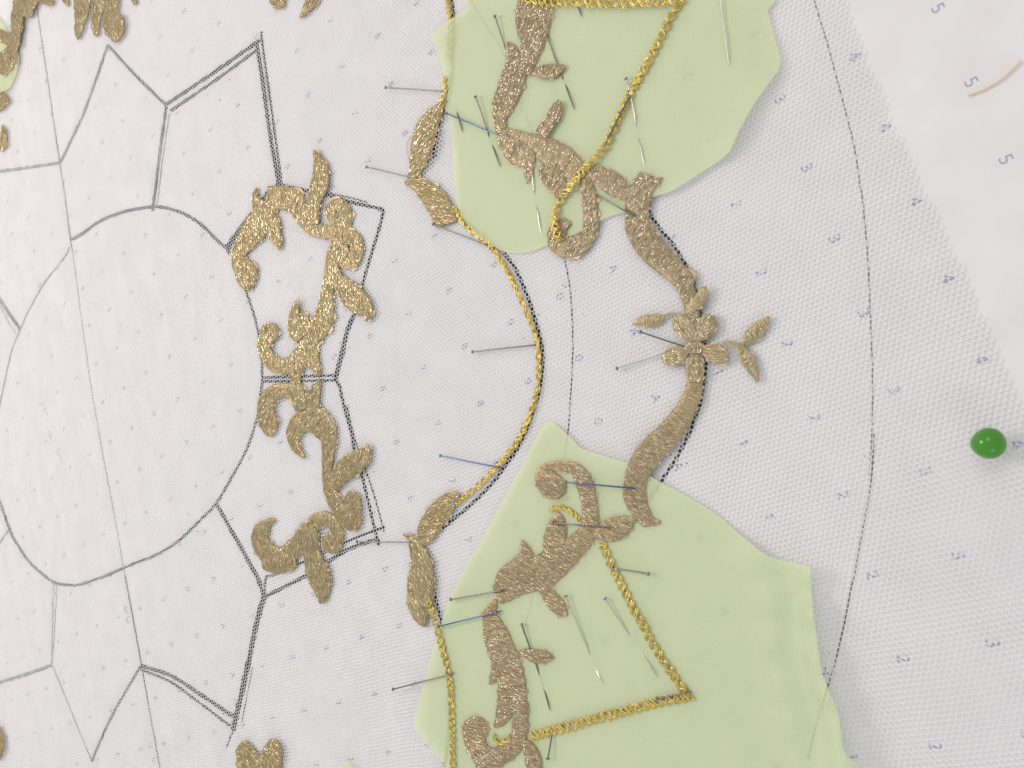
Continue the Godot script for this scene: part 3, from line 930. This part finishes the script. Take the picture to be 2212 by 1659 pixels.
	applique("five petalled gold flower applique with small satin leaves on net", look(ON_GREEN, 70, "pale", 1.35, 1.2), [
		["petal", ["L", 900, 910, 40, 850, 800, 108, 772, 700, 135, 700, 620, 108, 655, 585, 40], 0.0007, 53],
		["petal", ["L", 960, 900, 40, 1012, 800, 105, 1090, 690, 138, 1140, 600, 108, 1165, 535, 45], 0.0006, 119],
		["petal", ["L", 1040, 1010, 45, 1130, 1035, 108, 1240, 1080, 142, 1340, 1105, 108, 1395, 1105, 40], 0.0006, 15],
		["petal", ["L", 930, 1080, 45, 930, 1180, 108, 930, 1300, 138, 935, 1400, 118, 938, 1470, 60], 0.0007, 90],
		["petal", ["L", 830, 1010, 45, 740, 1060, 108, 640, 1110, 138, 550, 1142, 108, 485, 1155, 45], 0.0006, 157],
		["flower_centre", ["L", 925, 915, 60, 928, 960, 112, 932, 1010, 118, 935, 1065, 80], 0.0012, 90],
		["leaf", ["L", 1075, 135, 22, 1042, 250, 68, 972, 350, 88, 890, 440, 68, 828, 512, 18], 0.0008, 25],
		["leaf", ["L", 72, 678, 8, 180, 622, 62, 300, 622, 88, 420, 592, 80, 512, 550, 14], 0.0, 80],
		["stem", ["L", 512, 550, 13, 610, 518, 15, 720, 530, 18, 800, 570, 18]],
		["leaf", ["L", 1968, 565, 14, 1882, 650, 62, 1790, 760, 102, 1690, 850, 92, 1618, 932, 36], 0.0, 72],
		["leaf", ["L", 1530, 955, 20, 1600, 1060, 78, 1680, 1180, 98, 1732, 1300, 72, 1785, 1410, 26, 1802, 1468, 4], 0.0, 125],
		["stem", ["L", 1330, 918, 22, 1430, 918, 26, 1540, 955, 26, 1620, 940, 24]]], "flower_applique")
	applique("brown gold wavy band applique running from flower to the sharp silk corner", look(ON_GREEN, 24, "brown", 1.35, 0.9), [
		["stem", ["L", 938, 1450, 105, 922, 1560, 118, "M", 2195, 180, 122, 2120, 350, 138, 2030, 500, 155, 1930, 640, 168, 1820, 760, 178, 1700, 870, 182, 1590, 990, 186, 1510, 1110, 178, 1450, 1240, 162, 1412, 1380, 158, 1400, 1490, 158, "N", 1662, 560, 158, 1695, 680, 148, 1752, 790, 120, 1805, 880, 108, 1830, 985, 50]],
		["leaf", ["N", 1790, 900, 80, 1900, 925, 58, 1960, 930, 35, 2015, 930, 6], 0.0001]])
	o = applique("brown gold branching vine applique with a round curled head on silk", look(ON_GREEN, 28, "brown", 1.35, 1.0), [
		["stem", ["N", 345, 330, 60, 400, 225, 78, 540, 160, 72, 690, 160, 72, 830, 185, 80, 910, 270, 105, 970, 400, 125, 1020, 560, 112, 1042, 720, 108, 1050, 860, 118, 1038, 1000, 128, 980, 1120, 138, 900, 1210, 148, 800, 1300, 165, 680, 1400, 195, 540, 1500, 230, 390, 1610, 245, "O", 900, 165, 225, 740, 240, 195, 610, 335, 155, 540, 425, 105, 500, 525, 45]],
		["spiral_disc", ["N", 290, 390, 50, 370, 380, 140, 480, 410, 190, 580, 480, 165, 650, 560, 75], 0.0002],
		["leaf", ["N", 600, 785, 8, 602, 900, 88, 582, 1020, 138, 562, 1150, 158, 572, 1280, 165, 620, 1400, 140], 0.0002],
		["leaf", ["G", 1882, 790, 8, 1915, 900, 58, 1932, 1000, 98, 1880, 1120, 148, 1800, 1240, 188, 1705, 1360, 198, 1650, 1480, 175, 1600, 1600, 105], 0.0002],
		["leaf", ["N", 1120, 1130, 40, 1200, 1085, 98, 1300, 1052, 155, 1420, 1010, 165, 1540, 950, 118, 1630, 890, 48, 1692, 860, 8], 0.0003],
		["leaf", ["O", 1035, 305, 25, 1140, 390, 82, 1220, 490, 102, 1300, 580, 102, 1372, 660, 68, 1425, 692, 14]]])
	loose_cord(o, ["N", 560, 632, 1, 640, 625, 1, 700, 600, 1, 738, 572, 1], ON_GREEN)
	applique("brown gold serrated vine applique ending in a round ball scroll on silk", look(ON_GREEN, 24, "brown", 1.35, 0.9), [
		["stem", ["O", 445, 490, 18, 380, 600, 70, 362, 720, 98, 400, 850, 142, 442, 980, 180, 492, 1120, 185, 540, 1260, 192, 590, 1400, 200, 625, 1500, 205, "Q", 875, 480, 190, 880, 620, 205, 890, 760, 195, 940, 850, 130]],
		["leaf", ["Q", 720, 40, 120, 690, 230, 98, 630, 400, 58, 568, 502, 6], 0.0002],
		["leaf", ["Q", 830, 700, 150, 770, 880, 115, 710, 1010, 72, 628, 1088, 8], 0.0002],
		["scroll", ["Q", 1010, 740, 88, 1010, 900, 90, 992, 1050, 108, 980, 1180, 108, 930, 1290, 128, 830, 1400, 138, 720, 1480, 130, 600, 1530, 150, 490, 1500, 160, 400, 1390, 140, 360, 1270, 150, 368, 1130, 178, 375, 1020, 140, 375, 945, 40], 0.0001],
		["scroll", ["Q", 600, 1500, 140, 540, 1600, 150, 520, 1720, 160]],
		["leaf", ["Q", 935, 70, 25, 1080, 72, 68, 1200, 110, 98, 1310, 120, 88, 1400, 126, 48, 1452, 132, 8], 0.0002],
		["leaf", ["Q", 1055, 1280, 35, 1115, 1390, 88, 1155, 1500, 108, 1178, 1620, 108, 1190, 1740, 80], 0.0002]])
	applique("gold hanging leaf tassel applique with three lobes and a heart shaped tip", look(ON_NET, 78, "gold", 1.3, 0.8), [
		["leaf", ["H", 1150, -120, 125, 1135, 60, 118, 1125, 200, 88, 1100, 350, 62, 1082, 470, 38, 1082, 548, 4]],
		["leaf", ["H", 1380, -120, 110, 1362, 80, 95, 1332, 230, 68, 1322, 360, 58, 1332, 450, 34, 1342, 502, 6]],
		["leaf", ["H", 1570, -120, 100, 1545, 80, 78, 1515, 220, 75, 1510, 330, 88, 1545, 440, 80, 1580, 560, 25]],
		["leaf", ["H", 1642, 200, 22, 1645, 290, 72, 1625, 400, 92, 1595, 500, 78, 1580, 582, 16], 0.0002],
		["leaf", ["H", 870, -60, 50, 920, 20, 40, 945, 85, 5]]])
	applique("gold leafy applique half out of frame over the green silk scrap", look(ON_GREEN, 70, "gold", 1.3, 0.8), [
		["stem", ["H", 370, -110, 140, 320, 50, 135, 245, 200, 85, 232, 330, 70, 225, 450, 60, 210, 560, 68, 165, 680, 80, 110, 800, 118, 55, 920, 118, 10, 1020, 80]],
		["leaf", ["H", 470, -80, 70, 440, 60, 62, 400, 160, 42, 355, 235, 8], 0.0002],
		["leaf", ["H", 540, -60, 75, 620, -10, 75, 700, 25, 55, 742, 30, 14]],
		["leaf", ["H", -60, 470, 78, 50, 510, 80, 140, 590, 55, 170, 670, 30]]])
	applique("small gold bud applique at the frame edge above a lone narrow leaf", look(ON_NET, 70, "gold", 1.3, 0.8), [
		["leaf", ["H", -60, 1320, 90, 20, 1360, 85, 90, 1400, 62, 130, 1420, 10]], ["leaf", ["H", -60, 1500, 50, 0, 1490, 45, 60, 1440, 30]]])
	applique("lone narrow gold leaf lying flat on the net by the bud", look(ON_NET, 78, "gold", 1.3, 0.8), [["leaf", ["H", 42, 1735, 10, 58, 1850, 42, 48, 1980, 52, 25, 2095, 14]]])
	applique("twin round gold lobes with net fold rising behind them", look(ON_NET, 60, "gold", 1.35, 0.9), [
		["leaf", ["P", 532, 1601, 5, 530, 1620, 20, 538, 1645, 27, 548, 1690, 30]], ["leaf", ["P", 590, 1597, 6, 590, 1618, 20, 582, 1645, 28, 566, 1690, 34], 0.0001]])
	applique("blunt gold leaf tip hanging straight beside a slanted pointed tip", look(ON_NET, 75, "gold", 1.35, 0.9), [["leaf", ["P", 600, -30, 20, 599, 4, 17, 594, 18, 4]]])
	applique("slanted pointed gold leaf tip beside the blunt one", look(ON_NET, 115, "gold", 1.35, 0.9), [["leaf", ["P", 690, -30, 14, 672, 5, 12, 658, 26, 6, 648, 39, 1]]])
	applique("gold scrap of applique thread tip at the frame edge", look(ON_NET, 60, "gold", 1.3, 0.8), [["leaf", ["P", 284, -20, 8, 290, 0, 6, 293, 9, 2]]])
	applique("thin sliver of gold applique by the narrow pen line at frame edge", look(ON_NET, 80, "gold", 1.3, 0.8), [["leaf", ["P", -6, 1570, 4, 0, 1595, 8, 1, 1615, 8, -6, 1640, 6]]])

func build_braids() -> void:
	braid("short gold braid end tucked under the folded silk corner", [[966, -10], [970, 20], [974, 44], [972, 90], [968, 130]], ON_NET)
	braid("short gold braid end showing between silk fold and satin leaf", [[962, 165], [963, 190], [958, 207], [951, 222], [945, 235]], ON_NET)
	braid("gold braid curving along the black arc between two satin leaves", [[985, 448], [1000, 480], [1030, 508], [1055, 527], [1078, 557], [1098, 590], [1122, 640], [1142, 685], [1156, 722], [1163, 765], [1163, 815], [1160, 842], [1143, 900], [1121, 947], [1104, 971], [1073, 1009], [1035, 1047], [1003, 1074], [984, 1088]], ON_NET, 0.8, 0.0, 0.0085)
	braid("gold braid running straight from the hanging satin leaf over silk", [[924, 1295], [929, 1312], [938, 1337], [950, 1382], [963, 1432], [972, 1477], [975, 1532], [977, 1594], [978, 1680]], ON_GREEN)
	braid("thick gold braid across the top of the vine, cut by the frame", [[1130, -3], [1180, 2], [1231, 4], [1331, 6], [1431, 2], [1478, -5]], ON_GREEN, 1.5, 0.001)
	braid("gold braid slanting across the rounded silk and over the hooked vine", [[1474, 0], [1451, 32], [1421, 92], [1388, 155], [1363, 197], [1331, 265], [1306, 317, 0.4], [1266, 360, 1.0], [1238, 397, 1.0], [1218, 420, 0.6], [1206, 442], [1198, 470, 0.8], [1201, 497, 1.1], [1209, 522, 1.1]], ON_GREEN, 1.35, 0.0002)
	braid("gold braid slanting down from the leaf to the pinned corner", [[1297, 1172], [1303, 1182], [1313, 1204], [1328, 1236], [1335, 1249], [1356, 1292], [1371, 1322], [1388, 1349], [1403, 1379], [1423, 1414], [1446, 1447], [1463, 1472], [1480, 1494], [1490, 1502]], ON_GREEN, 1.4)
	braid("gold braid running from the pinned corner back to the serrated vine", [[1492, 1500], [1486, 1506], [1460, 1509], [1431, 1514], [1356, 1534], [1281, 1554], [1218, 1572], [1145, 1591]], ON_GREEN, 1.4)
	braid("frayed wisp of gold braid curling out beneath the branching vine", [[1188, 1103], [1196, 1098], [1210, 1096], [1224, 1100], [1239, 1110], [1252, 1124]], ON_GREEN, 0.5)
	braid("frayed stub of gold braid inside the ball scroll", [[1069, 1586], [1069, 1598], [1078, 1604], [1092, 1600], [1104, 1592]], ON_GREEN, 0.5)

func build_pins() -> void:
	pin("steel pin stuck in the braid end just below the silk fold", [[833.5, 189, 1.6], [900, 193, 1.2], [957, 197, 0.6], [975, 198, -0.2]], ON_NET)
	pin("bluish pin bridging the satin leaf and the vine on silk", [[957, 242, 1.6], [1020, 268, 2.0], [1079, 294, 1.6]], ON_GREEN, true, "blued")
	pin("steel pin at the notch where the satin leaf begins", [[792, 361, 1.6], [836, 371, 1.2], [880, 382, 0.6], [895, 386, -0.1]], ON_NET)
	pin("steel pin lying under the square end of the short satin leaf", [[936, 485, 1.4], [990, 506, 1.3], [1052, 530, 0.8], [1065, 536, 0.2]], ON_NET)
	pin("steel pin meeting the braid at the outermost bend of the arc", [[1021, 760, 1.6], [1090, 752, 1.3], [1157, 745, 0.8], [1172, 743, 0.0]], ON_NET)
	pin("bluish pin meeting the braid on the lower arc above the folded leaf", [[951, 984.5, 1.6], [1012, 997, 1.3], [1074, 1009, 0.8], [1090, 1012, 0.0]], ON_NET, true, "blued")
	pin("steel pin at the neck between folded leaf and hanging leaf", [[771, 1170, 1.6], [830, 1170.5, 1.3], [887, 1171, 1.2], [900, 1171.5, 0.3]], ON_NET)
	pin("steel pin holding the neck of the branching vine at the silk edge", [[974, 1295, 1.8], [1030, 1285, 1.6], [1083, 1275.5, 1.6], [1096, 1273, 0.4]], ON_GREEN)
	pin("dark blue pin holding the serrated vine's narrow neck", [[947, 1353.5, 1.6], [1010, 1338, 1.6], [1074, 1322, 1.5], [1086, 1319, 0.3]], ON_GREEN, true, "blued")
	pin("steel pin crossing from net into the straight braid on silk", [[849, 1489, 1.8], [910, 1473, 1.5], [970, 1457, 1.0], [982, 1454, 0.0]], ON_GREEN)
	pin("dull steel pin entering silk beside the broad upper vine stem", [[1069, 35, 1.6], [1079, 65, 1.0], [1088, 94, 0.2], [1096, 120, -1.0]], ON_GREEN)
	pin("dull steel pin woven twice through silk beside the vine's bend", [[1027, 209, 1.6], [1042, 250, 1.0], [1055, 289, 0.1], [1061, 306, -1.1], [1067, 322, 0.1], [1074, 342, 0.5], [1081, 362, 0.4]], ON_GREEN)
	pin("short pin point showing through silk beneath the bluish pin", [[985, 232, -1.2], [990, 252, 0.2], [995, 269, 0.5], [999.5, 286, 0.4]], ON_GREEN, false)
	pin("steel pin passing behind the vine's small side leaf", [[1180, 70, 0.3], [1187, 91, 0.6], [1200, 128, 0.4], [1214, 165, 0.2], [1220, 178, -0.9], [1225, 192, 0.2], [1233, 215, 0.5], [1241.5, 238, 0.4]], ON_GREEN, false)
	pin("violet pin point poking out beneath the thick top braid", [[1243, -4, 0.3], [1248, 12, 0.5], [1257.5, 38, 0.3]], ON_GREEN, false, "blued")
	pin("bright long pin lying bare on silk away from any gold", [[1552, -30, 1.2], [1562, 50, 0.8], [1570, 105, 0.6], [1575.5, 145, 0.2]], ON_GREEN, true, "bright")
	pin("bright pin slipped under the slanting braid and out through silk", [[1352, 170, 1.4], [1360, 195, 0.4], [1366, 225, 0.5], [1373, 260, 0.3], [1378, 286, -1.1], [1382, 312, 0.2], [1391.5, 356, 0.4]], ON_GREEN, true, "bright")
	pin("dark pin lying lengthwise along the slanting braid", [[1362, 206, 1.4], [1331, 264, 1.6], [1301, 323, 1.3]], ON_GREEN, false)
	pin("bright pin running out from the thorn tip of the hooked vine", [[1147, 365, 0.2], [1150, 384, 0.5], [1154, 410, 0.2], [1157, 433, -1.1], [1161, 457, 0.2], [1168.5, 504, 0.4]], ON_GREEN, false, "bright")
	pin("grey pin bridging the vine's last leaf and the wavy band", [[1285, 420, 0.6], [1298.5, 427, 1.2], [1333, 446, 2.2], [1367, 465, 1.8], [1375, 470, 0.6]], ON_GREEN, false)
	pin("steel pin stuck in the flower from beside the small left leaf", [[1383.5, 717, 2.4], [1430, 733, 2.2], [1478, 748.5, 1.9], [1486, 751, 1.2]], ON_NET)
	pin("bright pin stuck under the flower petal nearest the braid", [[1333, 796, 1.6], [1380, 781, 1.2], [1428, 766, 0.9], [1440, 762, 0.4]], ON_NET, true, "bright")
	pin("bright blue pin bridging the round curled head and wavy band", [[1223, 1042, 2.2], [1295, 1048, 2.2], [1365, 1054.5, 1.8], [1372, 1055, 1.0]], ON_GREEN, true, "blued")
	pin("dark pin lying across the leaf tips of the branching vine", [[1195, 1129.5, 2.0], [1250, 1134, 2.1], [1313.5, 1139.5, 1.6], [1320, 1140, 0.8]], ON_GREEN)
	pin("steel pin stuck into the slanting braid just below the leaf", [[1400.5, 1239.5, 1.6], [1362, 1233, 1.3], [1326, 1227.5, 0.9], [1316, 1226, 0.1]], ON_GREEN)
	pin("bright pin woven through silk, the longer of two side by side", [[1222, 1288, 1.4], [1246, 1345, 0.9], [1270, 1402, 0.1], [1284, 1435, -1.1], [1295, 1463, 0.1], [1301.5, 1478, 0.4]], ON_GREEN, true, "bright")
	pin("bright pin woven through silk beside the slanting braid", [[1307, 1293.5, 1.4], [1330, 1327, 0.9], [1353, 1361, 0.1], [1373, 1391, -1.1], [1392, 1420.5, 0.2], [1408, 1443, 0.5], [1421.5, 1464, 0.3]], ON_GREEN, true, "bright")
	pin("dull pin passing behind the serrated vine's small side leaf", [[1127, 1349, 1.4], [1136, 1375, 0.9], [1145.5, 1401, 0.4], [1153, 1420, 0.2], [1160, 1441, 0.3], [1170, 1472, -1.1], [1180, 1504, 0.2], [1189, 1538, 0.4]], ON_GREEN)
	pin("dull pin holding the sharp corner where the two braids meet", [[1419, 1509, 2.2], [1455, 1502, 2.0], [1488.5, 1494, 1.4], [1494, 1493, 0.6]], ON_GREEN)
	pin("steel pin below the braid end, its round head catching light", [[1183.5, 1639, 1.8], [1188, 1614, 1.4], [1192, 1589, 0.8], [1194, 1578, 0.1]], ON_GREEN)

func build_odds() -> void:
	# green bead headed pin by the net's cut edge
	var tip := put(2106, 975, ON_NET, 0.0)
	var o := thing("bead_headed_pin", "glossy green plastic bead headed pin standing by the net's cut edge", "pin", tip)
	var mid := cast(2133, 958, 0.0075)
	var axis := (mid - cast(2098, 961, 0.0055)).normalized()
	var g := Shape.new()
	var prof: Array = []
	for k in 19:
		var w := PI * k / 18.0
		var x := -cos(w)
		prof.append([x * 0.0047, maxf(0.0043 * sin(w) * (1.0 + 0.16 * x - 0.05 * x * x), 0.00002)])
	ball(g, mid, axis, prof, 32, Color.WHITE)
	part("bead", g, M.bead, o)
	var s := Shape.new()
	var from := mid - axis * 0.0035
	tube(s, [from, from + Vector3(-0.0008, -0.0042, 0.0004)], [0.0003, 0.0002], 8, Color.WHITE, true)
	part("needle", s, M.steel, o)
	# loose thread on the bare paper
	var line: Array = []
	var rad: Array = []
	for q in smooth(flat([[2091, 207], [2124, 194.5], [2159, 175], [2184, 154], [2207, 131]]), 3.0):
		line.append(cast(q.x, q.y, 0.0007))
		rad.append(0.0002)
	rad[0] = 0.0002
	rad[-1] = 0.00018
	var th := thing("loose_thread", "loose tan thread end lying on the bare paper", "thread", line[0])
	var t := Shape.new()
	tube(t, line, rad, 8, Color.WHITE, true)
	part("strand", t, M.thread, th)

func loose_cord(parent: Node3D, data: Array, layer: int) -> void:
	var line: Array = []
	var rad: Array = []
	for q in smooth(read(data), 2.5):
		line.append(put(q.x, q.y, layer, 0.0009))
		rad.append(0.00016)
	var g := Shape.new()
	tube(g, line, rad, 6, Color(0.62, 0.48, 0.24), true)
	part("loose_cord", g, M.gold_thread, parent)
